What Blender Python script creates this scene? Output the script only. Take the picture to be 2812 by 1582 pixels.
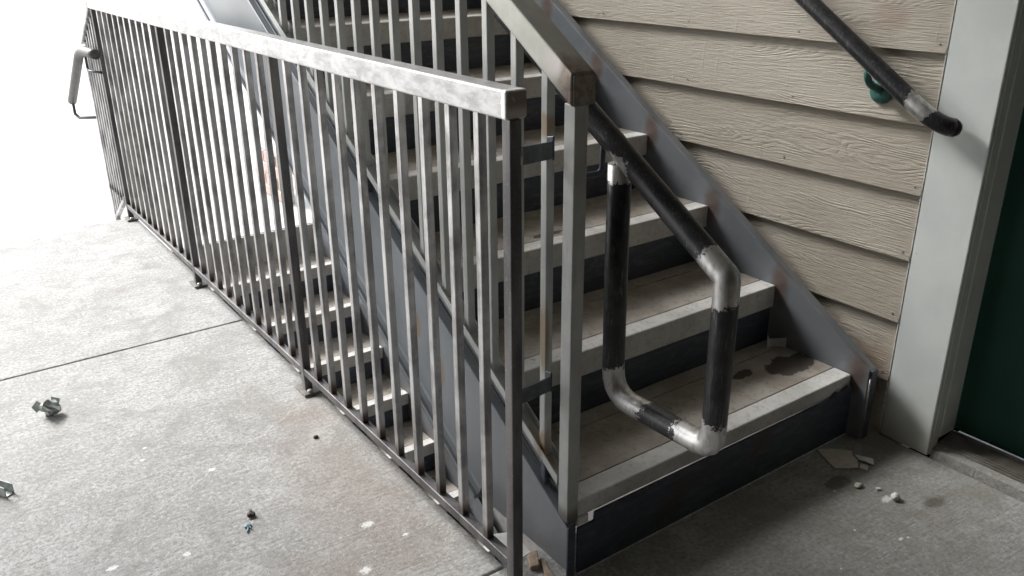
import bpy, bmesh, math, random
from mathutils import Vector, Matrix
random.seed(7)
for o in list(bpy.data.objects): bpy.data.objects.remove(o)
scn = bpy.context.scene
col = scn.collection

# ------------------------------------------------------------------ camera
cam_d = bpy.data.cameras.new('camera'); cam = bpy.data.objects.new('camera', cam_d); col.objects.link(cam)
cam_d.sensor_fit = 'HORIZONTAL'; cam_d.sensor_width = 36.0
cam_d.lens = 36.0 * 2361.4364 / 2812.0
cam_d.clip_start = 0.02; cam_d.clip_end = 1000
FW = Vector((0.538001, 0.754002, -0.376876)); RT = Vector((0.812297, -0.583199, -0.007208)); UP = Vector((0.225229, 0.302257, 0.926236))
M = Matrix(((RT.x, UP.x, -FW.x), (RT.y, UP.y, -FW.y), (RT.z, UP.z, -FW.z))).to_4x4()
M.translation = Vector((-0.9818, -1.1804, 1.3268))
cam.matrix_world = M
scn.camera = cam

# ------------------------------------------------------------------ light
SUN_EL = math.radians(39); SUN_DIR = Vector((-0.36, 0.93, 0.0)).normalized()   # towards the sun, on the ground plane
w = bpy.data.worlds.new('World'); scn.world = w; w.use_nodes = True
nt = w.node_tree; nt.nodes.clear()
out = nt.nodes.new('ShaderNodeOutputWorld'); bg = nt.nodes.new('ShaderNodeBackground')
sky = nt.nodes.new('ShaderNodeTexSky'); sky.sky_type = 'NISHITA'; sky.sun_disc = False
sky.sun_elevation = SUN_EL
sky.sun_rotation = math.atan2(SUN_DIR.x, SUN_DIR.y)
sky.air_density = 1.2; sky.dust_density = 2.0; sky.ozone_density = 1.0
hsv = nt.nodes.new('ShaderNodeHueSaturation'); hsv.inputs['Saturation'].default_value = 0.36
nt.links.new(sky.outputs[0], hsv.inputs['Color']); nt.links.new(hsv.outputs[0], bg.inputs[0])
nt.links.new(bg.outputs[0], out.inputs[0]); bg.inputs[1].default_value = 0.11
sd = bpy.data.lights.new('sun', 'SUN'); sd.energy = 1.5; sd.angle = math.radians(18); sd.color = (1.0, 0.995, 0.98)
so = bpy.data.objects.new('sun', sd); col.objects.link(so)
tosun = Vector((SUN_DIR.x * math.cos(SUN_EL), SUN_DIR.y * math.cos(SUN_EL), math.sin(SUN_EL)))
so.rotation_euler = tosun.to_track_quat('Z', 'Y').to_euler(); so.location = (0, 6, 6)
scn.view_settings.view_transform = 'Standard'; scn.view_settings.look = 'None'
scn.view_settings.exposure = 1.98; scn.view_settings.gamma = 1.0; scn.view_settings.use_curve_mapping = False
scn.render.resolution_x = 1024; scn.render.resolution_y = 576

# ------------------------------------------------------------------ tags and mesh helpers
def tag(o, label=None, cat=None, group=None, kind=None):
    if label: o['label'] = label
    if cat: o['category'] = cat
    if group: o['group'] = group
    if kind: o['kind'] = kind
    return o
def empty(name, loc=(0, 0, 0)):
    o = bpy.data.objects.new(name, None); o.location = loc; o.empty_display_size = 0.05; col.objects.link(o); return o
class MB:
    def __init__(s): s.bm = bmesh.new()
    def hexa(s, P, bev=0.0, seg=1):
        b = bmesh.new(); v = [b.verts.new(p) for p in P]
        for f in ((0, 3, 2, 1), (4, 5, 6, 7), (0, 1, 5, 4), (1, 2, 6, 5), (2, 3, 7, 6), (3, 0, 4, 7)): b.faces.new([v[i] for i in f])
        if bev: bmesh.ops.bevel(b, geom=b.edges[:], offset=bev, segments=seg, profile=0.5, affect='EDGES')
        s._add(b)
    def box(s, x0, x1, y0, y1, z0, z1, bev=0.0, seg=1):
        s.hexa([(x0, y0, z0), (x1, y0, z0), (x1, y1, z0), (x0, y1, z0), (x0, y0, z1), (x1, y0, z1), (x1, y1, z1), (x0, y1, z1)], bev, seg)
    def ramp(s, x0, x1, y0, y1, b0, t0, sl, bev=0.0):          # a bar that climbs along +Y, plumb-cut ends; b0,t0 = bottom/top height at y=0
        P = []
        for z in (b0, t0):
            for x, y in ((x0, y0), (x1, y0), (x1, y1), (x0, y1)): P.append((x, y, z + sl * y))
        s.hexa(P, bev)
    def prism(s, pts, axis, a0, a1, bev=0.0):                   # pts: 2D polygon; extruded along axis
        b = bmesh.new()
        def mk(p, a):
            return {0: (a, p[0], p[1]), 1: (p[0], a, p[1]), 2: (p[0], p[1], a)}[axis]
        v0 = [b.verts.new(mk(p, a0)) for p in pts]; v1 = [b.verts.new(mk(p, a1)) for p in pts]
        n = len(pts); b.faces.new(v0); b.faces.new(v1[::-1])
        for i in range(n): b.faces.new((v0[i], v1[i], v1[(i + 1) % n], v0[(i + 1) % n]))
        bmesh.ops.recalc_face_normals(b, faces=b.faces[:])
        if bev: bmesh.ops.bevel(b, geom=b.edges[:], offset=bev, segments=1, affect='EDGES')
        s._add(b)
    def tube(s, path, r, n=20, caps=True, taper=None):
        b = bmesh.new(); rings = []; P = [Vector(p) for p in path]; m = len(P)
        ref = None
        for i in range(m):
            t = (P[min(i + 1, m - 1)] - P[max(i - 1, 0)]).normalized()
            if 0 < i < m - 1:
                a = (P[i] - P[i - 1]).normalized(); c = (P[i + 1] - P[i]).normalized()
                t = (a + c).normalized(); k = 1.0 / max(0.5, t.dot(a))
                bis = (c - a); bis = bis.normalized() if bis.length > 1e-5 else None
            else: k = 1.0; bis = None
            if ref is None:
                ref = t.orthogonal().normalized()
            ref = (ref - t * ref.dot(t)).normalized(); q = t.cross(ref)
            rr = r * (taper[i] if taper else 1)
            ring = []
            for j in range(n):
                a_ = 2 * math.pi * j / n; d = (ref * math.cos(a_) + q * math.sin(a_)) * rr
                if bis is not None: d = d + bis * d.dot(bis) * (k - 1)
                ring.append(b.verts.new(P[i] + d))
            rings.append(ring)
        for i in range(m - 1):
            for j in range(n):
                f = b.faces.new((rings[i][j], rings[i][(j + 1) % n], rings[i + 1][(j + 1) % n], rings[i + 1][j])); f.smooth = True
        if caps: b.faces.new(rings[0][::-1]); b.faces.new(rings[-1])
        s._add(b)
    def _add(s, b):
        bmesh.ops.recalc_face_normals(b, faces=b.faces[:])
        me = bpy.data.meshes.new('t'); b.to_mesh(me); b.free(); s.bm.from_mesh(me); bpy.data.meshes.remove(me)
    def build(s, name, mat, parent=None, origin=None):
        me = bpy.data.meshes.new(name); s.bm.to_mesh(me); s.bm.free(); me.materials.append(mat)
        o = bpy.data.objects.new(name, me); col.objects.link(o)
        if parent:
            o.parent = parent
            g = Vector((0, 0, 0)); p = parent
            while p: g += p.location; p = p.parent
            me.transform(Matrix.Translation(-g))
        return o
def arc(p0, pc, p1, n=6):                                        # rounded corner: quadratic bend
    p0, pc, p1 = Vector(p0), Vector(pc), Vector(p1)
    return [p0.lerp(pc, t).lerp(pc.lerp(p1, t), t) for t in [i / n for i in range(n + 1)]]

# ------------------------------------------------------------------ material helpers
class NT:
    def __init__(s, name):
        s.m = bpy.data.materials.new(name); s.m.use_nodes = True; s.t = s.m.node_tree; s.t.nodes.clear()
        s.o = s.n('ShaderNodeOutputMaterial'); s.b = s.n('ShaderNodeBsdfPrincipled'); s.l(s.b.outputs[0], s.o.inputs[0])
        s.geo = s.n('ShaderNodeNewGeometry'); s.P = s.geo.outputs['Position']; s.N = s.geo.outputs['Normal']
        s.oi = s.n('ShaderNodeObjectInfo')
    def n(s, k, **kw):
        x = s.t.nodes.new(k)
        for a, v in kw.items(): setattr(x, a, v)
        return x
    def l(s, a, b): s.t.links.new(a, b)
    def inp(s, sock, v):
        if isinstance(v, (int, float)): sock.default_value = v
        elif isinstance(v, (tuple, list)): sock.default_value = (tuple(v) + (1,))[:len(sock.default_value)] if len(v) < len(sock.default_value) else v
        else: s.l(v, sock)
    def math(s, op, a, b=0.0, c=None, clamp=False):
        x = s.n('ShaderNodeMath', operation=op, use_clamp=clamp); s.inp(x.inputs[0], a); s.inp(x.inputs[1], b)
        if c is not None: s.inp(x.inputs[2], c)
        return x.outputs[0]
    def vmath(s, op, a, b=(0, 0, 0)):
        x = s.n('ShaderNodeVectorMath', operation=op); s.inp(x.inputs[0], a); s.inp(x.inputs[1], b)
        return x.outputs['Value'] if op in ('DISTANCE', 'DOT_PRODUCT', 'LENGTH') else x.outputs[0]
    def scale(s, v, sc, off=0.0):
        x = s.vmath('MULTIPLY', v, sc)
        r = s.math('MULTIPLY', s.oi.outputs['Random'], off) if off else None
        return s.vmath('ADD', x, s.comb(r, r, r)) if off else x
    def comb(s, x, y, z):
        c = s.n('ShaderNodeCombineXYZ')
        for i, v in enumerate((x, y, z)): s.inp(c.inputs[i], v)
        return c.outputs[0]
    def sep(s, v):
        x = s.n('ShaderNodeSeparateXYZ'); s.l(v, x.inputs[0]); return x.outputs
    def noise(s, v, scale, detail=4, rough=0.55, dist=0.0):
        x = s.n('ShaderNodeTexNoise'); s.l(v, x.inputs['Vector']); x.inputs['Scale'].default_value = scale
        x.inputs['Detail'].default_value = detail; x.inputs['Roughness'].default_value = rough; x.inputs['Distortion'].default_value = dist
        return x.outputs['Fac']
    def ramp(s, f, a, b, v0=0.0, v1=1.0, smooth=True):
        x = s.n('ShaderNodeMapRange'); x.interpolation_type = 'SMOOTHSTEP' if smooth else 'LINEAR'
        s.inp(x.inputs[0], f)
        for i, v in zip((1, 2, 3, 4), (a, b, v0, v1)): x.inputs[i].default_value = v
        return x.outputs[0]
    def mix(s, f, a, b):
        x = s.n('ShaderNodeMix', data_type='RGBA'); s.inp(x.inputs[0], f); s.inp(x.inputs[6], a); s.inp(x.inputs[7], b); return x.outputs[2]
    def bump(s, h, strength=0.5, dist=0.002, prev=None):
        x = s.n('ShaderNodeBump'); x.inputs['Strength'].default_value = strength; x.inputs['Distance'].default_value = dist
        s.l(h, x.inputs['Height'])
        if prev is not None: s.l(prev, x.inputs['Normal'])
        return x.outputs[0]
    def set(s, color=None, rough=None, metal=None, normal=None, spec=None):
        if color is not None: s.inp(s.b.inputs['Base Color'], color)
        if rough is not None: s.inp(s.b.inputs['Roughness'], rough)
        if metal is not None: s.inp(s.b.inputs['Metallic'], metal)
        if normal is not None: s.l(normal, s.b.inputs['Normal'])
        if spec is not None: s.inp(s.b.inputs['Specular IOR Level'], spec)
        return s.m
    def blob(s, c, r, n, amp=0.5, soft=0.15):                    # a mark with a ragged outline at a fixed place, radius r (x,y,z scale)
        d = s.vmath('LENGTH', s.vmath('MULTIPLY', s.vmath('SUBTRACT', s.P, c), tuple(1.0 / q for q in r)))
        d = s.math('ADD', d, s.math('MULTIPLY', s.math('SUBTRACT', n, 0.5), amp * 2))
        return s.ramp(d, 1.0 - soft, 1.0 + soft, 1.0, 0.0)
    def mx(s, a, b): return s.math('MAXIMUM', a, b)

def m_steel():                                                   # ground and mill-scaled bar stock of the guard railing
    s = NT('raw_ground_steel')
    big = s.noise(s.scale(s.P, (1, 1, 1), 37), 9, 5, 0.6); fine = s.noise(s.scale(s.P, (1, 1, 0.25), 11), 160, 3, 0.6)
    streak = s.noise(s.scale(s.P, (60, 60, 3), 19), 1, 4, 0.6)
    f = s.ramp(s.math('ADD', s.math('MULTIPLY', big, 0.65), s.math('MULTIPLY', streak, 0.35)), 0.36, 0.62)
    c = s.mix(f, (0.26, 0.255, 0.255), (0.60, 0.595, 0.595))
    c = s.mix(s.math('MULTIPLY', s.ramp(s.noise(s.scale(s.P, (1, 1, .5), 5), 22, 5), .54, .70), .6), c, (.17, .155, .15))
    z = s.sep(s.P)[2]
    weld = s.math('MULTIPLY', s.ramp(z, 0.10, 0.135, 1, 0), s.ramp(z, .085, .088))
    c = s.mix(s.math('MULTIPLY', weld, 0.85), c, (0.07, 0.045, 0.035))
    nr = s.bump(fine, 0.25, 0.0006)
    return s.set(c, s.math('ADD', s.math('MULTIPLY', f, -0.16), 0.50), 0.78, nr)
def m_post():
    s = NT('dark_mill_scale_steel')
    big = s.noise(s.scale(s.P, (1, 1, .3), 9), 14, 5, 0.6); fine = s.noise(s.P, 220, 3)
    c = s.mix(s.ramp(big, .35, .65), (0.085, 0.08, 0.085), (0.18, 0.172, 0.172))
    c = s.mix(s.math('MULTIPLY', s.ramp(fine, .62, .72), .4), c, (.5, .48, .46))
    return s.set(c, 0.44, 0.65, s.bump(fine, .25, .0005))
def m_toprail():
    s = NT('ground_bright_steel_rail')
    big = s.noise(s.scale(s.P, (1.6, 1, 2.2)), 13, 6, 0.66, 0.6); sm = s.noise(s.scale(s.P, (1, .5, 1.6)), 42, 5, .65, .5)
    f = s.ramp(s.math('ADD', s.math('MULTIPLY', big, .6), s.math('MULTIPLY', sm, .4)), .38, .6)
    c = s.mix(f, (.34, .34, .345), (.54, .54, .545))
    c = s.mix(s.math('MULTIPLY', s.ramp(sm, .58, .74), .5), c, (.30, .295, .295))
    # the ground cap and the bright ground band next to it
    y = s.sep(s.P)[1]; wob = s.math('MULTIPLY', s.math('SUBTRACT', s.noise(s.P, 120, 3), .5), .012)
    yy = s.math('ADD', y, wob)
    cap = s.ramp(yy, .0232, .0240, 1, 0); band = s.math('MULTIPLY', s.ramp(yy, .036, .038, 1, 0), s.ramp(y, .0245, .026))
    c = s.mix(band, c, (.86, .85, .84))
    capc = s.mix(s.ramp(s.sep(s.P)[2], 1.045, 1.065), (.42, .40, .39), (.20, .165, .15))
    c = s.mix(cap, c, capc)
    return s.set(c, s.math('ADD', s.math('MULTIPLY', f, -.1), .42), .75, s.bump(sm, .15, .001))
def m_paint_rail():                                              # greenish grey primed tube of the stair railing
    s = NT('greenish_grey_primer')
    n1 = s.noise(s.P, 7, 5, .6); n2 = s.noise(s.scale(s.P, (1, 1, .2)), 60, 4)
    c = s.mix(s.ramp(n1, .35, .65), (.36, .37, .362), (.45, .458, .45))
    c = s.mix(s.math('MULTIPLY', s.ramp(n2, .55, .75), .35), c, (.20, .19, .165))
    rust = s.mx(s.blob((.006, .095, .56), (.012, .02, .075), n2, .4, .4), s.blob((.006, .095, .30), (.012, .02, .03), n2, .6, .5))
    rust = s.mx(rust, s.blob((.012, .095, 1.0), (.03, .03, .022), n2, .6, .4))
    rust = s.mx(rust, s.blob((.017, .10, .285), (.010, .06, .05), s.noise(s.P, 30, 3), .9, .4))
    c = s.mix(s.math('MULTIPLY', rust, .8), c, (.24, .17, .10))
    z = s.sep(s.P)[2]; y = s.sep(s.P)[1]
    foot = s.math('MULTIPLY', s.ramp(s.math('ADD', z, s.math('MULTIPLY', n2, .03)), .175, .215, 1, 0), s.ramp(y, .04, .06, 1, 0))
    c = s.mix(s.math('MULTIPLY', foot, .85), c, (.07, .055, .045))
    return s.set(c, .42, .1, s.bump(n2, .12, .0006))
def m_stair_top():
    s = NT('greenish_primer_with_ground_end')
    n1 = s.noise(s.P, 9, 5, .6); n2 = s.noise(s.P, 70, 4)
    c = s.mix(s.ramp(n1, .35, .65), (.34, .34, .305), (.44, .44, .405))
    e = s.ramp(s.math('ADD', s.sep(s.P)[1], s.math('MULTIPLY', n1, .04)), .03, .085, 1, 0)
    c2 = s.mix(s.ramp(n2, .4, .6), (.13, .10, .085), (.22, .17, .14))
    c = s.mix(s.math('MULTIPLY', e, .85), c, c2)
    c = s.mix(s.blob((-.01, .055, 1.12), (.012, .024, .026), n2, .35, .4), c, (.42, .40, .38))
    return s.set(c, .42, s.math('ADD', s.math('MULTIPLY', e, .4), .25), s.bump(n2, .15, .0006))
def m_stringer():
    s = NT('blue_grey_mill_steel')
    n1 = s.noise(s.P, 3.2, 5, .55); n2 = s.noise(s.P, 90, 4)
    c = s.mix(s.ramp(n1, .35, .65), (.185, .203, .222), (.25, .268, .29))
    c = s.mix(s.math('MULTIPLY', s.ramp(s.noise(s.scale(s.P, (1, .6, 1)), 16, 6, .7), .56, .74), .4), c, (.15, .14, .135))
    # heat-tint rust where each tread is welded behind the web
    st = None
    for k in range(1, 9):
        y = .0084 + .28393 * (k - 1); z = .0094 + .178 * k
        b = s.blob((1.035, y - .012, z + .008), (.02, .03, .055), s.noise(s.P, 25, 3), .45, .55) if st is None else s.blob((1.035, y - .012, z + .008), (.02, .03, .055), s.noise(s.P, 25, 3), .45, .55)
        st = b if st is None else s.mx(st, b)
    c = s.mix(s.math('MULTIPLY', st, .75), c, (.14, .085, .06))
    og = s.mx(s.blob((.03, .654, .375), (.02, .014, .035), n1, .4, .4), s.blob((.03, .544, .283), (.02, .02, .045), n1, .5, .4))
    c = s.mix(s.math('MULTIPLY', og, .7), c, (.26, .165, .07))
    z = s.sep(s.P)[2]
    low = s.math('MULTIPLY', s.ramp(z, -.05, .12, 1, 0), s.ramp(s.noise(s.P, 6, 4), .42, .62))
    c = s.mix(s.math('MULTIPLY', low, .35), c, (.17, .12, .085))
    return s.set(c, .46, .35, s.bump(n2, .1, .0005))
def m_riser():
    s = NT('dark_blue_riser_steel')
    n1 = s.noise(s.scale(s.P, (.8, 1, 3.0)), 14, 6, .7, 1.6); n2 = s.noise(s.P, 120, 3)
    c = s.mix(s.ramp(n1, .42, .78), (.058, .068, .088), (.118, .130, .155))
    c = s.mix(s.math('MULTIPLY', s.ramp(s.noise(s.P, 5, 4), .55, .7), .5), c, (.085, .06, .05))
    return s.set(c, .46, .3, s.bump(n2, .1, .0004))
def m_strap():
    s = NT('dark_blue_strap_steel'); n1 = s.noise(s.P, 40, 4)
    return s.set(s.mix(s.ramp(n1, .4, .6), (.05, .062, .075), (.085, .095, .11)), .42, .5)
def concrete_tread(name, a, b, dirt):
    s = NT(name)
    n1 = s.noise(s.scale(s.P, (1, 1, 1)), 7, 6, .62); n2 = s.noise(s.P, 70, 5, .6); n3 = s.noise(s.P, 300, 3)
    c = s.mix(s.ramp(n1, .33, .66), a, b)
    c = s.mix(s.math('MULTIPLY', s.ramp(n2, .5, .72), .45), c, dirt)
    c = s.mix(s.math('MULTIPLY', s.ramp(s.noise(s.P, 26, 4, .7), .62, .74), .6), c, tuple(q * .5 for q in dirt))
    c = s.mix(s.math('MULTIPLY', s.ramp(s.noise(s.scale(s.P, (1, 1, 3)), 38, 6, .8, .5), .56, .66), .5), c, tuple(q * .75 for q in dirt))
    wet = s.blob((.95, .150, .187), (.085, .05, .05), s.noise(s.P, 22, 4), .75, .07)
    wet = s.mx(wet, s.blob((.80, .19, .187), (.04, .02, .05), s.noise(s.P, 30, 4), .8, .1))
    wet = s.mx(wet, s.blob((.46, .66, .543), (.05, .016, .05), s.noise(s.P, 30, 4), .8, .1))
    c = s.mix(s.math('MULTIPLY', wet, .85), c, (.045, .036, .028))
    h = s.math('ADD', s.math('MULTIPLY', n2, .6), s.math('MULTIPLY', n3, .4))
    return s.set(c, .9, 0, s.bump(h, .45, .0015), .25)
def m_black_pipe():
    s = NT('black_pipe_with_bare_ground_bends')
    n2 = s.noise(s.P, 95, 5, .72); n3 = s.noise(s.scale(s.P, (1, 1, .12)), 240, 4); n1 = s.noise(s.P, 18, 5, .6)
    c = s.mix(s.ramp(n1, .4, .62), (.012, .013, .016), (.032, .032, .036))
    c = s.mix(s.math('MULTIPLY', s.ramp(n3, .56, .70), .6), c, (.13, .13, .135))
    c = s.mix(s.math('MULTIPLY', s.ramp(s.noise(s.P, 34, 6, .75), .60, .70), .55), c, (.10, .092, .088))
    bare = None
    for cc, r in BARE:
        b = s.blob(cc, r, n2, .48, .04); bare = b if bare is None else s.mx(bare, b)
    for cc, r in DARKB:
        bare = s.math('MULTIPLY', bare, s.math('SUBTRACT', 1.0, s.blob(cc, r, n2, .4, .05)))
    br = s.noise(s.scale(s.P, (1, 1, .35)), 60, 4, .6)
    mc = s.mix(s.ramp(br, .30, .60), (.40, .39, .38), (.68, .67, .66))
    c = s.mix(bare, c, mc)
    ro = s.math('ADD', s.math('MULTIPLY', n1, .14), .32)
    ro = s.math('ADD', ro, s.math('MULTIPLY', bare, s.math('ADD', s.math('MULTIPLY', br, .2), -.04)))
    return s.set(c, ro, s.math('MULTIPLY', bare, .92), s.bump(s.math('ADD', n3, s.math('MULTIPLY', bare, -.3)), .18, .0008))
def m_siding():
    s = NT('taupe_painted_woodgrain_siding')
    ran = s.oi.outputs['Random']; o1 = s.comb(0, s.math('MULTIPLY', ran, 31), s.math('MULTIPLY', ran, 17))
    q = s.vmath('ADD', s.P, o1)
    a = s.noise(s.scale(q, (1, 1.3, 5.5)), 1.15, 2, .4)
    warp = s.noise(s.scale(q, (1, 9, 30)), 1, 4, .6)
    ph = s.math('ADD', s.math('MULTIPLY', a, 62.0), s.math('ADD', s.math('MULTIPLY', s.sep(s.P)[2], 120), s.math('MULTIPLY', warp, 2.6)))
    rings = s.math('ABSOLUTE', s.math('SINE', s.math('MULTIPLY', ph, 1.9)))
    rings = s.math('POWER', rings, 0.8)
    rings = s.math('MULTIPLY', rings, s.ramp(s.noise(s.scale(q, (1, 22, 90)), 1, 3, .6), .36, .60, .35, 1.0))
    streak = s.noise(s.scale(q, (1, 14, 260)), 1, 4, .62)
    fine = s.noise(s.scale(q, (1, 60, 420)), 1, 2, .5)
    cross = s.ramp(s.noise(s.scale(q, (1, 34, 5)), 1, 3, .6), .64, .72)
    area = s.ramp(s.noise(s.scale(q, (1, 1.0, 10)), 1.4, 2, .5), .46, .60)
    h = s.math('ADD', s.math('MULTIPLY', s.math('MULTIPLY', rings, area), .60), s.math('MULTIPLY', streak, 1.25))
    h = s.math('ADD', h, s.math('ADD', s.math('MULTIPLY', fine, .25), s.math('MULTIPLY', cross, .18)))
    nr = s.bump(h, .85, .0026)
    c = s.mix(s.ramp(s.noise(q, 2.2, 4), .35, .65), (.395, .352, .288), (.45, .41, .345))
    c = s.mix(s.math('MULTIPLY', s.ramp(streak, .35, .5, 1, 0), .32), c, (.27, .235, .185))
    rust = s.blob((1.1, .105, 1.135), (.05, .045, .035), s.noise(s.P, 18, 4), .5, .6)
    rust = s.math('MULTIPLY', rust, .35)
    low = s.blob((1.1, .0, .20), (.1, .06, .07), s.noise(s.P, 18, 4), .5, .6)
    c = s.mix(s.mx(rust, s.math('MULTIPLY', low, .5)), c, (.21, .115, .065))
    return s.set(c, .62, 0, nr, .35)
def m_trim():
    s = NT('pale_grey_painted_trim')
    n1 = s.noise(s.P, 6, 4); n2 = s.noise(s.scale(s.P, (1, 1, .25)), 90, 5, .6); n3 = s.noise(s.P, 46, 4, .7)
    c = s.mix(s.ramp(n1, .35, .65), (.63, .665, .645), (.70, .73, .71))
    z = s.sep(s.P)[2]
    dirt = s.math('MULTIPLY', s.ramp(s.math('ADD', z, s.math('MULTIPLY', n1, .12)), .08, .26, 1, 0), .55)
    c = s.mix(dirt, c, (.36, .35, .27))
    c = s.mix(s.math('MULTIPLY', s.ramp(n3, .72, .76), .8), c, (.16, .15, .12))
    return s.set(c, .5, 0, s.bump(s.math('ADD', n2, s.math('MULTIPLY', n3, .5)), .3, .0012), .4)
def m_door():
    s = NT('dark_green_door_paint'); n = s.noise(s.P, 60, 4); n1 = s.noise(s.P, 3, 4)
    c = s.mix(s.ramp(n1, .3, .7), (.012, .058, .042), (.018, .075, .054))
    return s.set(c, .55, 0, s.bump(n, .2, .001), .3)
def m_threshold():
    s = NT('worn_brown_threshold'); n = s.noise(s.scale(s.P, (1, .2, 1)), 60, 5); n1 = s.noise(s.P, 12, 4)
    c = s.mix(s.ramp(n1, .35, .65), (.085, .075, .062), (.17, .155, .135))
    return s.set(c, .5, .25, s.bump(n, .3, .001))
def m_floor():
    s = NT('stained_broomed_concrete')
    P = s.P; x_, y_, z_ = s.sep(P)
    n0 = s.noise(P, .9, 3, .5); n1 = s.noise(P, 4.5, 6, .62, .4); n2 = s.noise(P, 28, 6, .65); n3 = s.noise(P, 210, 4, .6)
    ro = s.n('ShaderNodeVectorRotate'); ro.inputs['Angle'].default_value = math.radians(5); s.l(P, ro.inputs[0])
    broom = s.noise(s.scale(ro.outputs[0], (3.0, 42, 1)), 1, 5, .62, .3); broom2 = s.noise(s.scale(ro.outputs[0], (9, 130, 1)), 1, 4, .65, .2)
    c = s.mix(s.ramp(n1, .33, .68), (.285, .283, .275), (.405, .402, .392))
    c = s.mix(s.math('MULTIPLY', s.ramp(n0, .4, .65), .3), c, (.40, .42, .43))
    c = s.mix(s.math('MULTIPLY', s.ramp(broom, .50, .70), .24), c, (.26, .25, .23))
    c = s.mix(s.math('MULTIPLY', s.ramp(n2, .52, .68), .5), c, (.24, .23, .215))
    c = s.mix(s.math('MULTIPLY', s.ramp(n3, .58, .70), .5), c, (.14, .135, .13))
    gr_ = s.noise(P, 95, 4, .7)
    c = s.mix(s.math('MULTIPLY', s.ramp(gr_, .50, .62), .62), c, (.175, .168, .155))
    c = s.mix(s.math('MULTIPLY', s.ramp(broom2, .50, .64), .40), c, (.185, .178, .165))
    c = s.mix(s.math('MULTIPLY', s.ramp(gr_, .36, .46, 1, 0), .45), c, (.58, .58, .565))
    cl = s.noise(P, 11, 6, .7, .6)
    c = s.mix(s.math('MULTIPLY', s.ramp(cl, .50, .64), .45), c, (.205, .20, .188))
    c = s.mix(s.math('MULTIPLY', s.ramp(s.noise(P, 2.6, 7, .72, 1.2), .50, .62), .45), c, (.20, .19, .17))
    ln = s.math('ADD', s.math('ADD', s.math('MULTIPLY', x_, .48), s.math('MULTIPLY', y_, -.877)), s.math('MULTIPLY', s.math('SUBTRACT', s.noise(P, 5, 6, .7), .5), .16))
    lm = s.math('MULTIPLY', s.ramp(s.math('ABSOLUTE', s.math('ADD', ln, 1.032)), .0012, .0035, 1, 0), s.ramp(x_, -.80, -.60))
    c = s.mix(s.math('MULTIPLY', lm, .34), c, (.62, .60, .57))
    c = s.mix(s.math('MULTIPLY', s.ramp(s.noise(s.scale(P, (1, 1.6, 1)), 6.5, 7, .75, 1.5), .56, .66), .35), c, (.46, .465, .46))
    x, y, z = s.sep(P)
    # broad old brown stains by the railing; darker tone round the stair foot and the doorway
    br = s.mx(s.blob((-.24, .55, 0), (.14, .34, .3), n1, .8, .6), s.blob((-.34, .30, 0), (.24, .12, .3), n1, .8, .6))
    br = s.mx(br, s.blob((-.17, 1.0, 0), (.09, .12, .3), n1, .8, .6))
    c = s.mix(s.math('MULTIPLY', br, .34), c, (.22, .165, .125))
    dk = s.mx(s.blob((.55, -.30, 0), (.75, .26, .3), n1, .45, .5), s.blob((1.02, -.16, 0), (.22, .20, .3), n1, .5, .5))
    c = s.mix(s.math('MULTIPLY', dk, .35), c, (.165, .15, .115))
    sp = s.mx(s.blob((.808, -.134, 0), (.045, .022, .2), n2, .7, .2), s.blob((.93, -.33, 0), (.035, .02, .2), n2, .8, .4))
    c = s.mix(s.math('MULTIPLY', sp, .7), c, (.07, .06, .048))
    # white paint and plaster splats
    wh = None; whn = s.noise(P, 130, 5, .7)
    for (px, py, a, b) in ((-.81, .64, .016, .010), (-.658, .588, .012, .010), (-.775, .545, .045, .028), (-.266, .438, .022, .013), (-.345, .292, .017, .014), (-.50, .90, .012, .009),
                           (-.64, 1.06, .010, .006), (-.62, 1.12, .008, .005), (-.82, .64, .007, .006), (-.93, .30, .018, .012), (.731, -.36, .010, .005), (.75, -.367, .006, .004), (.672, -.276, .004, .004),
                           (.845, -.25, .022, .014), (-.78, 2.3, .03, .012), (-.35, 2.9, .03, .02), (-.28, 2.75, .02, .012), (-.42, 2.6, .015, .010), (-.21, .35, .010, .006)):
        b_ = s.blob((px, py, 0), (a * .72, b * .72, .2), whn, 1.6, .35); wh = b_ if wh is None else s.mx(wh, b_)
    c = s.mix(s.math('MULTIPLY', wh, .7), c, (.80, .80, .79))
    vor = s.n('ShaderNodeTexVoronoi'); vor.inputs['Scale'].default_value = 17; s.l(P, vor.inputs['Vector'])
    sc = s.math('MULTIPLY', s.ramp(vor.outputs['Distance'], .035, .06, 1, 0), s.ramp(s.sep(vor.outputs['Color'])[0], .90, .92))
    c = s.mix(s.math('MULTIPLY', sc, .7), c, (.75, .75, .73))
    sd_ = s.math('MULTIPLY', s.ramp(vor.outputs['Distance'], .02, .05, 1, 0), s.ramp(s.sep(vor.outputs['Color'])[1], .88, .9))
    c = s.mix(s.math('MULTIPLY', sd_, .8), c, (.10, .09, .08))
    h = s.math('ADD', s.math('MULTIPLY', n2, .6), s.math('ADD', s.math('MULTIPLY', broom2, .35), s.math('MULTIPLY', n3, .45)))
    return s.set(c, s.math('ADD', s.math('MULTIPLY', n1, .25), .55), 0, s.bump(h, .9, .0045), .35)
def plain(name, c, rough=.7, metal=0.0, var=.25, sc=20, bump=.2):
    s = NT(name); n = s.noise(s.P, sc, 5, .6); n2 = s.noise(s.P, sc * 6, 3)
    return s.set(s.mix(s.ramp(n, .3, .7), tuple(q * (1 - var) for q in c), tuple(min(1, q * (1 + var)) for q in c)), rough, metal, s.bump(n2, bump, .001), .35)

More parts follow.
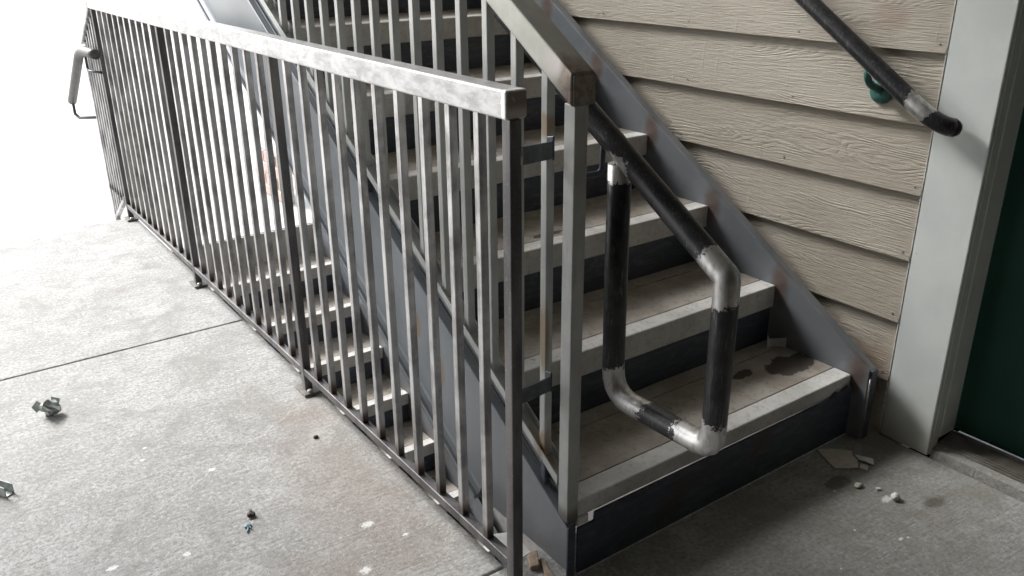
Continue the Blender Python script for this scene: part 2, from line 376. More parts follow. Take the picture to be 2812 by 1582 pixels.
# pipe geometry numbers are needed by its material too
XH = 0.10
SL = 0.178 / 0.28393
HC = Vector((XH, -.292, .792)); FB = Vector((XH, -.293, .455)); BB = Vector((XH, -.020, .448)); BT = Vector((XH, -.014, .950))
BARE = [((XH, -.284, .793), (.06, .050, .058)), ((XH, -.275, .462), (.06, .068, .058)), ((XH, -.050, .462), (.06, .075, .058)), ((XH, -.014, .930), (.05, .05, .032)),
        ((1.045, -.055, .948), (.05, .036, .042))]
DARKB = [((XH, -.020, .441), (.05, .009, .022)), ((XH, -.30, .428), (.05, .03, .010))]

M_steel, M_post, M_top = m_steel(), m_post(), m_toprail()
M_prim, M_stop, M_str, M_ris, M_strap = m_paint_rail(), m_stair_top(), m_stringer(), m_riser(), m_strap()
M_infill = concrete_tread('brown_stained_tread_concrete', (.285, .258, .222), (.42, .39, .35), (.19, .145, .105))
M_nose = concrete_tread('pale_worn_nosing', (.46, .452, .43), (.60, .592, .57), (.30, .28, .25))
M_pipe = m_black_pipe()
M_side, M_trim, M_door, M_thr, M_floor = m_siding(), m_trim(), m_door(), m_threshold(), m_floor()
M_wall = plain('stairwell_concrete', (.30, .29, .28), .9, sc=5)
M_ground = plain('sunlit_pale_concrete_ground', (.50, .49, .47), .9, sc=2, var=.1)
M_ceil = plain('painted_soffit', (.24, .23, .21), .8, sc=3, var=.08)
M_dkwall = plain('dark_light_block_wall', (.10, .075, .06), .9, sc=8)  # dark tone for the unseen walls, to cut stray light
M_land = plain('greenish_grey_channel_steel', (.15, .175, .165), .5, .3, sc=9)
M_brick = plain('red_brick', (.55, .38, .34), .85, sc=14)
M_mortar = plain('mortar', (.42, .40, .37), .9)
M_white = plain('white_paper', (.62, .62, .61), .7, var=.08, sc=60)
M_card = plain('dusty_cardboard', (.50, .47, .385), .85, var=.12, sc=40)
M_wood = plain('splintered_wood', (.40, .31, .23), .8, sc=50)
M_stone = plain('white_stone_chip', (.62, .61, .57), .8, var=.1, sc=90)
M_dark = plain('dark_grit', (.06, .05, .045), .8)
M_grey = plain('grey_green_scrap_metal', (.40, .43, .41), .5, .3, sc=60)
M_bplate = plain('grimy_base_plate_steel', (.16, .15, .135), .55, .3, sc=60)
M_fpipe = plain('grey_pipe_steel', (.09, .088, .086), .5, .2, sc=40)
M_cap = plain('polished_scrap_steel', (.45, .43, .40), .35, .8, sc=60)
M_blue = plain('blue_grey_plastic', (.22, .33, .40), .5, sc=80)
M_green = plain('dark_green_bracket_paint', (.045, .135, .115), .45, sc=60)
M_caulk = plain('pale_caulk', (.55, .54, .52), .7, sc=80)
M_wpipe = plain('white_painted_pipe', (.7, .7, .69), .45, sc=30, var=.05)

# ------------------------------------------------------------------ the setting
FE = -.084                                                       # slab edge beside the stair opening
floor = empty('floor'); tag(floor, 'stained concrete walkway floor in slabs with narrow joints', kind='structure')
def slab(x0, x1, y0, y1, z1=0.0, bev=.004):
    m = MB(); m.box(x0, x1, y0, y1, z1 - .16, z1, bev, 2); return m.build('slab', M_floor, floor)
slab(-9, FE, 1.8265, 3.44); slab(-9, FE, .119, 1.8195)
slab(-9, 1.112, -4.6, .113)
m = MB(); m.box(-9, FE - .01, .05, 3.42, -.30, -.165); m.build('slab_bed', M_wall, floor)
m = MB()                                                         # two steps down to the outdoor ground
m.box(-9, FE, 3.442, 3.72, -.345, -.172, .004); m.build('exterior_step', M_floor).__setitem__('kind', 'structure')
m = MB()
for x0, x1, y0, y1 in ((-120, -9.0, -60, 200), (-9.0, FE, 3.722, 200), (FE, 1.14, 3.80, 200), (1.14, 120, 3.825, 200)):
    m.box(x0, x1, y0, y1, -.60, -.345)
g = m.build('ground', M_ground); tag(g, 'pale sunlit ground beyond the walkway', kind='structure')
# stairwell pit walls
m = MB()
m.box(FE - .2, FE - .0, .05, 3.80, -3.4, -.302); m.box(FE - .2, 1.3, -.1, .10, -3.4, -.17); m.box(1.116, 1.3, .102, 3.82, -3.4, -.04); m.box(FE, 1.114, 3.83, 4.0, -3.4, -.61)
m.box(FE - .2, 1.3, .102, 4.0, -3.6, -3.402)
o = m.build('stairwell_wall', M_wall); tag(o, 'concrete pit wall round the lower flight', kind='structure')

# ------------------------------------------------------------------ house wall: lap siding boards
wall = empty('house_wall', (1.12, 2, 0)); tag(wall, 'taupe lap siding house wall rising behind the staircase', 'wall')
LAP = .1777; Z0 = .350
m = MB(); m.box(1.128, 1.30, -.12, 3.80, -.04, 3.2); m.build('sheathing', M_mortar, wall)
for i in range(-2, 17):
    zb = Z0 + LAP * i; zt = zb + LAP + .018
    y0, y1 = -.0585, 3.82
    P = [(1.1130, zb), (1.1210, zb), (1.1272, zt), (1.1200, zt)]
    P = [(1.1070, zb), (1.1270, zb), (1.1272, zt), (1.1225, zt)]
    m = MB(); m.prism(P, 1, y0, y1, .0008)
    for yn in (.0 - .035, .37, .78, 1.18, 1.59, 2.0):
        m.tube([(1.110, yn + .01 * math.sin(i * 3.1 + yn), zb + .022), (1.1066, yn + .01 * math.sin(i * 3.1 + yn), zb + .022)], .0032, 8)
    m.build('board', M_side, wall)
# brick base on the far part of the wall
bw = empty('brick_wainscot', (1.06, 4.7, -.345)); tag(bw, 'low red brick base wall seen faintly in the glare under the stringer', 'brick wall')
m = MB(); m.box(1.045, 1.112, 4.30, 4.74, -.345, -.01); m.build('mortar', M_mortar, bw)
bm0 = None
for r in range(4):
    for c in range(2):
        yy = 4.30 + c * .215 + (.1075 if r % 2 else 0)
        if bm0 is None:
            m = MB(); m.box(1.038, 1.060, 0, .203, 0, .068, .003); bm0 = m.build('brick', M_brick); bmesh_d = bm0.data
            bm0.parent = bw; bm0.location = Vector((0, yy, -.337)) - bw.location
        else:
            b = bm0.copy(); col.objects.link(b); b.parent = bw; b.location = Vector((0, yy, -.337 + r * .080)) - bw.location

# trim, door, threshold
tr = empty('door_casing', (1.13, -.13, 0)); tag(tr, 'pale grey painted wooden casing post between the siding and the green door', 'door trim')
m = MB(); m.box(1.1095, 1.150, -.203, -.0605, .002, 3.0, .003, 2); m.build('casing_board', M_trim, tr)
m = MB(); m.box(1.1190, 1.150, -.2065, -.2035, .004, 3.0, .001, 1); m.build('casing_edge', M_trim, tr)
m = MB(); m.box(1.1505, 1.224, -.2085, -.190, .046, 3.0, .002, 1); m.build('jamb', M_trim, tr)
m = MB(); m.box(1.1085, 1.1185, -.0604, -.0572, .02, 3.0, .001); m.build('caulk_joint', M_caulk, tr)
dr = empty('door', (1.24, -.7, .05)); tag(dr, 'dark green door at the right edge of the picture', 'door')
m = MB(); m.box(1.226, 1.262, -1.15, -.2060, .052, 2.12, .002); m.build('door_leaf', M_door, dr)
for (a, b_, c, d) in ((-.62, -.33, .28, 1.0), (-1.06, -.76, .28, 1.0), (-.62, -.33, 1.15, 1.95), (-1.06, -.76, 1.15, 1.95)):
    m = MB(); m.box(1.2205, 1.2258, a, b_, c, d, .002); m.build('panel', M_door, dr)
m = MB(); m.tube([(1.2235, -1.08, 1.0), (1.17, -1.08, 1.0)], .012); m.tube([(1.18, -1.08, 1.0), (1.165, -1.08, 1.0), (1.15, -1.08, 1.0)], .027, taper=[.8, 1, .7]); m.build('door_knob', M_cap, dr)
th = empty('threshold', (1.16, -.7, 0)); tag(th, 'worn brown metal threshold with ridges along the foot of the green door', 'door sill')
m = MB(); m.prism([(1.112, -.02), (1.26, -.02), (1.26, .030), (1.146, .030), (1.122, .022)], 1, -1.25, -.2080, .001); m.build('sill_curb', M_floor, th)
m = MB(); m.prism([(1.142, .0305), (1.222, .0305), (1.222, .047), (1.200, .046), (1.160, .036), (1.145, .036)], 1, -1.25, -.2100, .0006); m.build('sill_plate', M_thr, th)
for xx, zz in ((1.149, .037), (1.160, .037), (1.206, .048)):
    m = MB(); m.box(xx, xx + .004, -1.25, -.2105, zz - .004, zz + .003, .0012); m.build('ridge', M_thr, th)
# wall beyond the door; unseen walls and soffit added to block light (out of frame)
m = MB(); m.box(1.128, 1.30, -4.6, -1.27, -.04, 3.2); m.box(1.128, 1.30, -1.27, -.12, 2.14, 3.2); o = m.build('side_wall', M_side); tag(o, 'taupe wall beside and above the green door', 'wall')
m = MB(); m.box(-9, 1.3, -4.8, -4.6, 0, 3.2); o = m.build('light_block_wall_back', M_dkwall); tag(o, 'unseen dark brown wall behind the viewer, added to keep that side dark', 'wall')  # unseen, added so little light comes from behind the camera
CEIL_Y, CEIL_X, CEIL_Z = 4.25, -4.5, 3.2
BAY_X, BAY_Y = -1.5, 2.25  # soffit edges and stair bay placed to steer the sunlight
m = MB(); m.box(CEIL_X, BAY_X, -4.8, CEIL_Y, CEIL_Z, CEIL_Z + .25); m.box(BAY_X + .0005, 1.30, -4.8, BAY_Y, CEIL_Z, CEIL_Z + .25); o = m.build('light_block_ceiling', M_ceil); tag(o, 'unseen plain soffit above the walkway, added and cut to shape the light', kind='structure')

m = MB(); m.box(-4.8, -4.5, -4.8, 1.6, -.02, 3.19); o = m.build('light_block_wall_left', M_dkwall); tag(o, 'unseen dark brown wall left of the viewer, added to cut the sky light', 'wall')  # unseen, added to block sky light from the left
# ------------------------------------------------------------------ staircases
T, R, Y1, ZO = .28393, .178, .0088, .0093
def flight(root, y1, z1, n, xl, xr, first):
    """treads k=0..n-1: nosing top edge at (y1+k*T, z1+k*R)"""
    for k in range(n):
        y = y1 + k * T; z = z1 + k * R; nh = .070 if not (first and k == 0) else .043
        jit = random.uniform(-.0015, .0015)
        m = MB(); m.box(xl + .0005, xr - .0005, y + .0585, y + T - .0505, z - .045, z - .0012, .0012)
        t = m.build('tread', M_infill, root)
        m = MB()
        if first and k == 0:
            m.box(xl, xr, y, y + .056, z - nh, z, .004, 2)
            m.box(xl + .0005, xl + .034, y - .006, y + .010, z - nh - .020, z - nh + .004, .003)
            m.build('nosing', M_nose, t)
        else:
            m.box(xl, xr, y, y + .056, z - nh, z, .004, 2); m.build('nosing', M_nose, t)
        m = MB(); m.box(xl, xr, y + T - .049, y + T + .0055, z - .045, z, .001); m.build('back_strip', M_infill, t)
        # the riser below this nosing
        zb = z - R - .03 if k else (z - R - (0 if not first else .0085))
        m = MB()
        if first and k == 0:
            P = [(xl + .001, .0005), (xr - .001, .0005), (xr - .001, z - .035), (xr - .02, z - .026), (xr - .05, z - .036), (xr - .075, z - .030), (xr - .10, z - nh + .001), (xl + .05, z - nh + .001), (xl + .048, z - nh - .021), (xl + .001, z - nh - .021)]
            m.prism(P, 1, -.0005, .006, 0)
        else:
            m.box(xl + .001, xr - .001, y + .010, y + .016, zb, z - nh + .002)
        m.build('riser', M_ris, root)
up = empty('steel_staircase', (.53, 0, 0)); tag(up, 'steel staircase with pale concrete treads climbing beside the siding wall', 'staircase')
XL, XR = .0335, 1.0340
NU = 16
flight(up, Y1, ZO + R, NU, XL, XR, True)
YE = Y1 + NU * T
def channel(root, xweb, xout, t0, depth, ya, yb, zend, slope, cap_front=True, clipz=None):
    """inclined C channel: web at xweb, flanges reaching to xout; t0 = top height at y=0; plumb front end at ya"""
    sgn = 1 if xout > xweb else -1; tk = .006
    m = MB()
    def zt(y): return t0 + slope * y
    b0 = t0 - depth
    lowy = ya
    # web: polygon in YZ, front end plumb down to zend
    ylow = (zend - b0) / slope
    if ylow > ya: P = [(ya, zend), (ylow, zend), (yb, b0 + slope * yb), (yb, zt(yb)), (ya, zt(ya))]
    else: P = [(ya, b0 + slope * ya), (yb, b0 + slope * yb), (yb, zt(yb)), (ya, zt(ya))]
    m.prism(P, 0, xweb, xweb + sgn * tk, .0008)
    s_ = m.build('stringer', M_str, root)
    m = MB(); x0, x1 = sorted((xweb + sgn * (tk + .0005), xout))
    m.ramp(x0, x1, ya, yb, t0 - .010, t0, slope, .0015)
    m.build('flange', M_str, s_)
    yf = max(ya, ylow)
    m = MB(); P = []
    for z in (b0, b0 + .010):
        for x, y in ((x0, yf), (x1, yf), (x1, yb), (x0, yb)): P.append((x, y, z + slope * y))
    m.hexa(P, .0015)
    # rolled fillet between web and lower flange
    P = []
    xa, xb = (xweb + sgn * tk, xweb + sgn * (tk + .012)); 
    m.hexa([(xa, yf, b0 + .010 + slope * yf), (xb, yf, b0 + .0095 + slope * yf), (xb, yb, b0 + .0095 + slope * yb), (xa, yb, b0 + .010 + slope * yb),
            (xa, yf, b0 + .028 + slope * yf), (xa + sgn * .003, yf, b0 + .018 + slope * yf), (xa + sgn * .003, yb, b0 + .018 + slope * yb), (xa, yb, b0 + .028 + slope * yb)])
    m.build('flange', M_str, s_)
    if cap_front:
        m = MB(); m.box(x0 + (0 if sgn > 0 else 0), x1, ya - .006, ya - .0005, zend, zt(ya) - .0005, .001); m.build('end_plate', M_ris, s_)
    return s_
ls = channel(up, .0265, -.0005, .1446, .374, -.0015 + .0, YE, 0.0005, SL)
channel(up, 1.0350, 1.0690, .2430, .374, -.041, YE, 0.0005, SL)
m = MB(); m.ramp(.0270, .0330, .030, YE, .147, .205, SL, .0006); m.build('curb_plate', M_str, ls)
m = MB(); m.tube([(1.0360, -.0478, .005), (1.0360, -.0478, .12), (1.036, -.0478, .195)], .0022, 8); m.build('weld_bead', M_cap, up)
m = MB(); m.box(.034, 1.03, -.0042, -.0008, .0003, .0030, .0008); m.build('pale_line', M_caulk, up)  # thin pale strip along the foot of the bottom riser
# slot and weld mark in the outer face of the left stringer
m = MB(); m.tube([(.0262, .644, .421), (.0262, .644, .443)], .0035, 10); m.build('slot_plug', M_caulk, ls)
m = MB(); m.box(-.02, 1.11, YE + .002, YE + 1.3, ZO + R * NU - .17 + R, ZO + R * NU + R - .001, .003); m.build('landing', M_floor, up)

lo = empty('steel_staircase', (.53, 3.6, -.345)); tag(lo, 'lower staircase descending under the upper one into the pit behind the guard railing', 'staircase')
LY, LZ, NL = 3.519, -.529, 12
flight(lo, LY - (NL - 1) * T, LZ - (NL - 1) * R, NL, XL, XR, False)
yA = LY - (NL - 1) * T - .05
lt = LZ - LY * SL + .06
channel(lo, 1.0350, 1.0690, lt, .30, yA, 3.78, -3.3, SL, False)
channel(lo, .0265, -.006, lt, .30, yA, 3.78, -3.3, SL, False)
hp = MB(); hp.box(XL - .03, XR + .03, LY + T + .010, LY + T + .018, LZ - .02, -.342, .001); hd = hp.build('header_plate', M_land, lo)
for bx in (.35, 1.004):
    m = MB(); m.tube([(bx, LY + T + .0095, -.476), (bx, LY + T + .001, -.476)], .011, 6); m.build('bolt', M_cap, hd)

# ------------------------------------------------------------------ stair railing
sr = empty('stair_railing', (.017, 0, .16)); tag(sr, 'greenish grey stair railing with square pickets on the left side of the staircase', 'railing')
YT = YE - .1
m = MB()
P = [(0, 0)]
m.hexa([(-.0085, -.001, 1.048), (.0455, -.001, 1.048), (.0455, YT, 1.048 + SL * YT), (-.0085, YT, 1.048 + SL * YT), (-.0085, -.001, 1.107), (.0455, -.001, 1.107), (.0455, YT, 1.107 + SL * YT), (-.0085, YT, 1.107 + SL * YT)], .004, 2)
topr = m.build('top_rail', M_stop, sr)
m = MB(); m.box(-.006, .044, -.0045, -.0015, 1.050, 1.104, .002, 2); m.build('end_cap', M_stop, topr)
m = MB()                                                          # bottom channel, open upwards
m.ramp(-.0015, .0350, .032, YT, .2130, .2165, SL, .0005); m.ramp(-.0015, .0015, .032, YT, .2170, .236, SL, .0005); m.ramp(.0320, .0350, .032, YT, .2170, .236, SL, .0005)
m.build('bottom_rail', M_prim, sr)
m = MB(); m.box(.0005, .0315, -.0015, .0300, .152, 1.052, .002, 2); m.build('post', M_prim, sr)
nP = int((YT - .08) / .0985)
for i in range(nP + 1):
    y = .0885 + i * .0981; zb = .2172 + SL * y; zt = 1.046 + SL * y
    m = MB(); m.hexa([(.0075, y, zb), (.0265, y, zb), (.0265, y + .019, zb + SL * .019), (.0075, y + .019, zb + SL * .019), (.0075, y, zt), (.0265, y, zt), (.0265, y + .019, zt + SL * .019), (.0075, y + .019, zt + SL * .019)], .0018, 2)
    m.build('picket', M_prim, sr)
    if i % 8 == 0:
        m = MB(); m.hexa([(.009, y + .001, .1446 + SL * y), (.025, y + .001, .1446 + SL * y), (.025, y + .016, .1446 + SL * (y + .016)), (.009, y + .016, .1446 + SL * (y + .016)), (.009, y + .001, .2125 + SL * y), (.025, y + .001, .2125 + SL * y), (.025, y + .016, .2125 + SL * (y + .016)), (.009, y + .016, .2125 + SL * (y + .016))], .001)
        m.build('mounting_foot', M_ris, sr)

# ------------------------------------------------------------------ black stair handrail with its loop
hr = empty('handrail', (XH, -.1, .5)); tag(hr, 'black pipe handrail ending in a hanging loop with bare ground bends over the bottom step', 'handrail')
PR = .0230
path = [Vector((XH, YT, HC.z + .612 * (YT - HC.y) + .03)), Vector((XH, 1.5, HC.z + .607 * (1.5 - HC.y))), Vector((XH, .6, HC.z + .607 * (.6 - HC.y))), Vector((XH, -.14, HC.z + .607 * (-.14 - HC.y)))]
path += arc(HC + Vector((0, .007, .0043)), HC, HC + Vector((0, -.0003, -.008)), 2)
path += [Vector((XH, HC.y - .0005, .62))]
path += arc(FB + Vector((0, 0, .036)), FB + Vector((0, 0, 0)), FB + (BB - FB).normalized() * .034, 4)
path += [FB.lerp(BB, .5)]
path += arc(BB - (BB - FB).normalized() * .060, BB, BB + Vector((0, 0, .064)), 5)
path += [Vector((XH, -.017, .7)), Vector((XH, -.015, .935))]
loop = MB(); loop.tube(path, PR, 28); loop.build('pipe', M_pipe, hr)
m = MB(); m.tube([(XH - .012, -.020, .935), (XH - .004, -.012, .938), (XH + .016, -.016, .936)], .006, 8); m.build('weld_bead', M_cap, hr)
def hbracket(y):                                                   # bent rod from the railing to the pipe underside
    zc = HC.z + .607 * (y - HC.y)
    m = MB(); m.tube([(.031, y - .006, zc - .080), (.060, y - .001, zc - .0815)] + arc((.085, y, zc - .083), (.0985, y, zc - .083), (.0995, y, zc - .070), 5) + [(XH, y, zc - PR + .003)], .0058, 10)
    m.build('bracket', M_strap, hr)
hbracket(.034); hbracket(1.20); hbracket(2.4)

# ------------------------------------------------------------------ wall handrail
wh = empty('handrail', (1.045, 0, 1.0)); tag(wh, 'black pipe handrail on the siding wall curving in beside the casing post', 'handrail')
WX = 1.045
def wz(y): return 1.034 + .655 * (y - .100)
p = [Vector((WX, y, wz(y))) for y in (4.2, 2.5, 1.2, .4, .03)]
p += arc((WX, -.040, wz(-.040)), (WX + .004, -.092, .908), (WX + .026, -.116, .899), 8) + [Vector((1.0795, -.124, .897))]
m = MB(); m.tube(p, .0222, 26); m.build('pipe', M_pipe, wh)
m = MB(); m.tube([(1.0797, -.1241, .897), (1.088, -.1255, .8965)], .0222, 26, taper=[1, .85]); m.build('end_disc', M_cap, wh)
def rose(y):
    dz = wz(y) - wz(.094)
    m = MB(); m.tube([(1.1135, y, .955 + dz), (1.106, y, .955 + dz), (1.100, y, .955 + dz), (1.097, y, .955 + dz)], .034, 28, taper=[1, 1, .84, .32]); b = m.build('bracket', M_green, wh)
    m = MB(); m.tube([(1.101, y, .957 + dz), (1.084, y + .001, .962 + dz)] + arc((1.070, y + .002, .968 + dz), (1.050, y + .004, .976 + dz), (WX, y + .007, .996 + dz), 5) + [(WX, y + .010, wz(y + .010) - .012)], .0095, 10, taper=None); m.build('arm', M_green, b)
    m = MB(); m.tube([(1.0955, y + .0, .955 + dz), (1.0915, y, .955 + dz)], .007, 6); m.build('screw', M_green, b)
    m = MB(); m.hexa([(WX - .008, y + .03, wz(y + .03) - .027), (WX + .008, y + .03, wz(y + .03) - .027), (WX + .008, y - .02, wz(y - .02) - .027), (WX - .008, y - .02, wz(y - .02) - .027), (WX - .008, y + .03, wz(y + .03) - .021), (WX + .008, y + .03, wz(y + .03) - .021), (WX + .008, y - .02, wz(y - .02) - .021), (WX - .008, y - .02, wz(y - .02) - .021)], .001)
    m.build('saddle', M_cap, b)
rose(.094); rose(1.3); rose(2.6)

# ------------------------------------------------------------------ guard railing round the opening
gr = empty('guard_railing', (-.112, 1.7, 0)); tag(gr, 'long raw steel guard railing of square pickets along the edge of the floor slab', 'railing')
FY, LP = .0355, 1.1231
YC = FY + 3 * LP
m = MB(); m.box(-.1325, -.0870, .0245, YC + .022, 1.0365, 1.0872, .0035, 2); gt = m.build('top_rail', M_top, gr)
m = MB(); m.box(-.1300, -.0895, .0215, .0240, 1.0395, 1.0842, .0012, 1); m.build('end_cap', M_top, gt)
m = MB(); m.box(-.1235, -.1005, .048, YC - .013, .0620, .0865, .0015, 1); m.build('bottom_rail', M_post, gr)
def post(k):
    y = FY + k * LP; x = -.1120
    m = MB(); m.box(x - .0127, x + .0127, y - .0127, y + .0127, .0105, 1.0362, .002, 2); po = m.build('post', M_post, gr)
    m = MB(); m.box(x - .0270, x + .0270, y - .042, y + .042, .0035, .0100, .0012); m.build('base_plate', M_bplate, po)
    for s_ in (-1, 1):
        m = MB(); m.tube([(x + .004 * s_, y + s_ * .029, .0102), (x + .004 * s_, y + s_ * .029, .0165), (x + .004 * s_, y + s_ * .029, .0195)], .0085, 12, taper=[1, 1, .6]); m.build('bolt', M_caulk if k == 1 else M_cap, po)
for k in range(4): post(k)
m = MB(); m.box(-.1120 - .009, -.1120 + .009, .0485 - .009, .0485 + .009, 0, .9494, .0016, 2)
proto = None
for k in range(3):
    for j in range(1, 11):
        y = FY - .0015 + LP * (k + j / 11.0)
        if proto is None:
            q = MB(); q.box(-.009, .009, -.009, .009, .0867, 1.0363, .0016, 2); proto = q.build('picket', M_steel)
            proto.parent = gr; o = proto
        else:
            o = proto.copy(); col.objects.link(o); o.parent = gr
        o.location = Vector((-.1120 + random.uniform(-.0006, .0006), y + random.uniform(-.001, .001), 0)) - gr.location
m.bm.free()
# dark weld at each picket foot is in the steel material; straps that tie the near post to the stair railing
for (zl, zr, yb, ya) in ((.9855, .9745, .067, .026), (.4975, .4795, .066, .031)):
    m = MB(); h = .033
    m.hexa([(-.0990, ya, zl - h), (.0045, yb, zr - h), (.0045, yb + .005, zr - h), (-.0990, ya + .005, zl - h), (-.0990, ya, zl), (.0045, yb, zr), (.0045, yb + .005, zr), (-.0990, ya + .005, zl)], .001)
    m.hexa([(.0052, yb + .0005, zr - h - .003), (.0100, yb + .0005, zr - h - .003), (.0100, yb + .020, zr - h - .003), (.0052, yb + .020, zr - h - .003), (.0052, yb + .0005, zr + .010), (.0100, yb + .0005, zr + .010), (.0100, yb + .020, zr + .006), (.0052, yb + .020, zr + .006)], .001)
    st = m.build('strap', M_strap, gr)
    m = MB(); m.tube([(-.1000, ya - .002, zl - h + .001), (-.1000, ya - .003, zl - h / 2), (-.1000, ya - .002, zl - .001)], .0028, 8); m.build('weld_bead', M_cap, st)

# sloping railing that carries on down the outdoor steps, and its handrail
sl = empty('sloped_railing', (-.112, 3.6, -.172)); tag(sl, 'short sloping picket railing beyond the far corner of the guard railing, washed out by glare', 'railing')
S2 = -.56
def z2(y, a): return a + S2 * (y - YC - .024)
yb_ = YC + .36
m = MB(); m.hexa([(-.1325, YC + .024, 1.030), (-.087, YC + .024, 1.030), (-.087, yb_, z2(yb_, 1.03)), (-.1325, yb_, z2(yb_, 1.03)), (-.1325, YC + .024, 1.080), (-.087, YC + .024, 1.080), (-.087, yb_, z2(yb_, 1.08)), (-.1325, yb_, z2(yb_, 1.08))], .003); m.build('top_rail', M_steel, sl)
m = MB(); m.hexa([(-.1235, YC + .024, .10), (-.1005, YC + .024, .10), (-.1005, yb_, z2(yb_, .10)), (-.1235, yb_, z2(yb_, .10)), (-.1235, YC + .024, .125), (-.1005, YC + .024, .125), (-.1005, yb_, z2(yb_, .125)), (-.1235, yb_, z2(yb_, .125))], .002); m.build('bottom_rail', M_steel, sl)
for j in range(5):
    y = YC + .085 + j * .06
    m = MB(); m.box(-.1200, -.104, y - .008, y + .008, z2(y, .127), z2(y, 1.026), .0015); m.build('picket', M_steel, sl)
m = MB(); m.box(-.1245, -.099, yb_ - .014, yb_ + .012, -.1715, z2(yb_, 1.026), .002); m.build('post', M_steel, sl)
fh = empty('handrail', (-.2, 3.6, .8)); tag(fh, 'grey pipe handrail with a turned back end at the far left corner of the railing', 'handrail')
m = MB(); m.tube([(-.150, 3.33, .835), (-.160, 3.36, .835)] + arc((-.165, 3.50, .835), (-.165, 3.60, .835), (-.165, 3.68, .80), 5) + [Vector((-.165, 4.14, .51))] , .023, 18); m.build('pipe', M_fpipe, fh)
m = MB(); m.tube([(-.165, 3.52, .83), (-.165, 3.52, .775)] + arc((-.165, 3.52, .76), (-.165, 3.51, .742), (-.160, 3.49, .742), 4) + [Vector((-.126, YC - .006, .742))], .006, 10); m.build('bracket', M_strap, fh)
m = MB(); m.tube([(-.165, 4.13, .505), (-.165, 4.13, .44), (-.15, 4.10, .42), (-.118, 3.77, .47)], .008, 10); m.build('return_bar', M_fpipe, fh)
m = MB(); m.box(-.1245, -.099, 3.98, 4.005, -.345, .55, .002); 
m.bm.free()

# ------------------------------------------------------------------ loose things
def thing(mb, name, mat, label, cat, group=None):
    o = mb.build(name, mat); tag(o, label, cat, group); return o
def flat(pts, z0, th, curl=None):
    m = MB(); m.prism(pts, 2, z0, z0 + th, 0); return m
thing(flat([(.894, -.006), (.930, -.030), (.964, -.069), (.946, -.083), (.940, -.104), (.906, -.128), (.880, -.112), (.854, -.092), (.874, -.045)], .0015, .0025), 'cardboard_scrap', M_card, 'largest torn cardboard sheet lying on the floor in front of the bottom riser', 'cardboard')
thing(flat([(.950, -.087), (.972, -.129), (.949, -.146), (.938, -.108)], .0045, .003), 'cardboard_scrap', M_white, 'pale narrow strip lying against the right edge of the torn cardboard sheet', 'cardboard')
thing(flat([(.907, -.131), (.930, -.120), (.935, -.139), (.914, -.150)], .0015, .003), 'cardboard_scrap', M_card, 'small brown offcut just below the torn cardboard sheet', 'cardboard')
def rock(x, y, z, r, seed, sq=.6):
    rnd = random.Random(seed); m = MB(); b = bmesh.new(); bmesh.ops.create_icosphere(b, subdivisions=2, radius=1)
    k = [Vector((rnd.uniform(-1, 1), rnd.uniform(-1, 1), rnd.uniform(-1, 1))).normalized() for _ in range(7)]
    for v in b.verts:
        c = v.co.copy()
        for q in k:
            d = c.dot(q)
            if d > .72: c -= q * (d - .72)
        v.co = Vector((c.x * r * 1.2 + x, c.y * r + y, max(0, c.z * r * sq + r * sq * .75) + z))
    m._add(b); return m
thing(rock(.861, -.262, 0, .0125, 3, .9), 'stone_chip', M_stone, 'largest white chip on the lit floor near the door', 'stone chip')
thing(rock(.865, -.214, 0, .0062, 4), 'stone_chip', M_stone, 'tiny white chip just behind the largest chip on the floor near the door', 'stone chip')
thing(rock(.835, -.176, 0, .0110, 5, .6), 'stone_chip', M_card, 'dusty beige chip at the shadow edge below the torn cardboard', 'stone chip')
thing(rock(.765, -.155, 0, .0045, 8, .6), 'stone_chip', M_stone, 'sliver of pale chip left of the torn cardboard sheet', 'stone chip')
thing(rock(-.206, .882, 0, .0075, 6), 'grit_lump', M_dark, 'small black lump on the floor close to the railing', 'debris')
thing(rock(-.487, .637, 0, .0100, 7, .8), 'grit_lump', M_dark, 'dark brown crumb beside the blue grey plastic bit', 'debris')
m = rock(-.507, .603, 0, .0085, 9, .5); m.tube([(-.507, .600, .004), (-.512, .588, .003), (-.517, .579, .003)], .0018, 6); m.tube([(-.505, .600, .004), (-.504, .585, .003)], .0015, 6)
thing(m, 'plastic_bit', M_blue, 'small blue grey plastic bit with two prongs on the floor', 'debris')
thing(rock(-.482, .655, 0, .0045, 19, 1.2), 'wood_crumb', M_wood, 'tan splinter on top edge of the dark brown crumb', 'debris')
# crumpled foil-like scrap
rnd = random.Random(12); m = MB(); b = bmesh.new()
bmesh.ops.create_icosphere(b, subdivisions=2, radius=.026)
for v in b.verts: v.co = v.co * rnd.uniform(.55, 1.35); v.co.z *= 1.1; v.co += Vector((-.800, 1.478, .024)); v.co.z = max(.0, v.co.z)
m._add(b)
for (dx, dy, a) in ((-.030, .012, .5), (.018, .016, 1.2), (-.01, -.02, 2.0)):
    c = Vector((-.80 + dx, 1.478 + dy, .036)); u = Vector((math.cos(a), math.sin(a), .4)) * .014; v_ = Vector((-math.sin(a), math.cos(a), .7)) * .011
    n_ = u.cross(v_).normalized() * .0012
    m.hexa([c - u - v_ - n_, c + u - v_ - n_, c + u * .6 + v_ - n_, c - u + v_ * .7 - n_, c - u - v_ + n_, c + u - v_ + n_, c + u * .6 + v_ + n_, c - u + v_ * .7 + n_])
thing(m, 'crumpled_scrap', M_grey, 'crumpled grey metal scrap standing on the pale floor at far left', 'scrap')
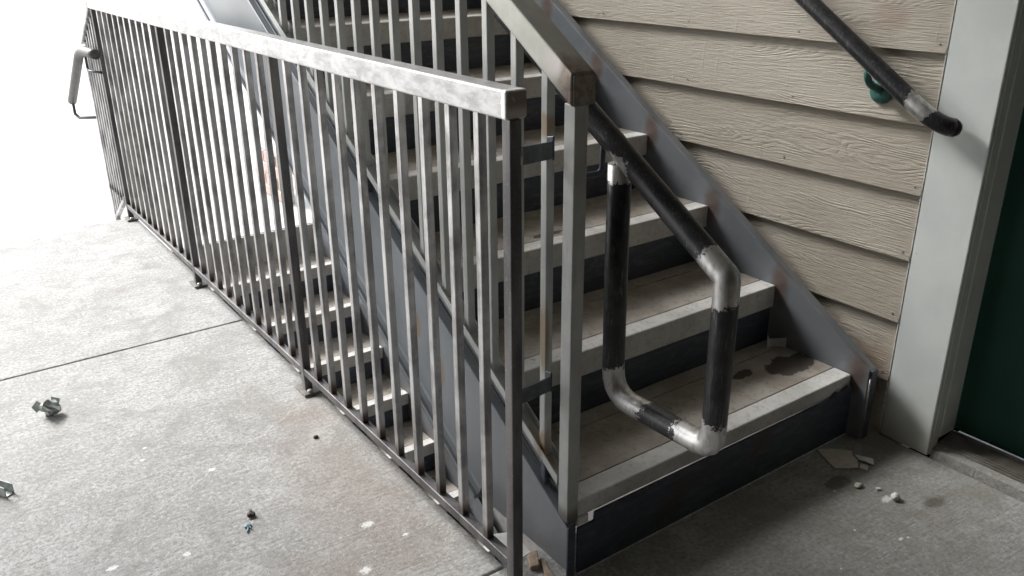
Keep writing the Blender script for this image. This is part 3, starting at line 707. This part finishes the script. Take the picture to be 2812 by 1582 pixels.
# cut end of square channel at the left edge
A = Vector((-1.0, 1.178, 0)); B = Vector((-.948, 1.094, 0)); d = (B - A).normalized(); nx = Vector((-d.y, d.x, 0))
B = B - nx * .024 - d * .004; A = B - d * .14
m = MB()
def bar(o0, w0, w1, z0, z1):
    P = []
    for z in (z0, z1):
        for (a, w_) in ((A, w0), (B, w0), (B, w1), (A, w1)): P.append(a + nx * w_ + Vector((0, 0, z)))
    m.hexa(P, .0006)
bar(0, 0, .003, .0005, .030); bar(0, .0035, .022, .0005, .003); bar(0, .0225, .0255, .0005, .030)
thing(m, 'channel_offcut', M_grey, 'grey green steel channel offcut lying at the left picture edge', 'scrap')
# curled paper tag on the bottom tread
m = MB(); b = bmesh.new(); zT = ZO + R + .0005
n = 14; c0 = []; 
for i in range(n + 1):
    t = i / n; x = .976 + .052 * t; y = .257 - .030 * t + .012 * math.sin(math.pi * t)
    hgt = .030 - .006 * math.sin(math.pi * t) + (.014 if i <= 2 else 0) - (.004 * i if i <= 2 else 0)
    c0.append((b.verts.new((x, y, zT)), b.verts.new((x + .002, y + .004, zT + hgt))))
for i in range(n): b.faces.new((c0[i][0], c0[i + 1][0], c0[i + 1][1], c0[i][1]))
bmesh.ops.solidify(b, geom=b.faces[:], thickness=.0006); m._add(b)
pt = NT('printed_paper_tag'); nn = pt.noise(pt.scale(pt.P, (40, 40, 260)), 1, 3)
pt.set(pt.mix(pt.math('MULTIPLY', pt.ramp(nn, .64, .70), .45), (.84, .84, .82), (.25, .25, .25)), .7)
thing(m, 'paper_tag', pt.m, 'small curled white printed paper tag standing on the bottom tread near the right stringer', 'paper')
# scraps lying across the near end of the gap
thing(flat([(-.045, .222), (-.012, .207), (-.004, .158), (-.0095, .116), (-.040, .112), (-.060, .150)], .0008, .004), 'board_scrap', M_white, 'white board scrap bridging the gap at the foot of the stringer', 'board')
m = MB(); m.hexa([(-.030, .098, .0005), (-.006, .095, .0005), (-.026, .060, .0005), (-.046, .068, .0005), (-.032, .100, .020), (-.005, .097, .024), (-.028, .058, .016), (-.048, .068, .012)], .002)
thing(m, 'wood_block', M_wood, 'tan splintered wood block at the foot of the left stringer', 'wood')
m = MB(); m.hexa([(-.0060, .085, .0005), (-.0015, .083, .0005), (-.018, .004, .0005), (-.042, .010, .0005), (-.0070, .085, .008), (-.0020, .083, .009), (-.020, .004, .005), (-.042, .010, .005)], .001)
thing(m, 'wood_strip', M_wood, 'thin brown wood sliver lying along the base of the left stringer', 'wood')
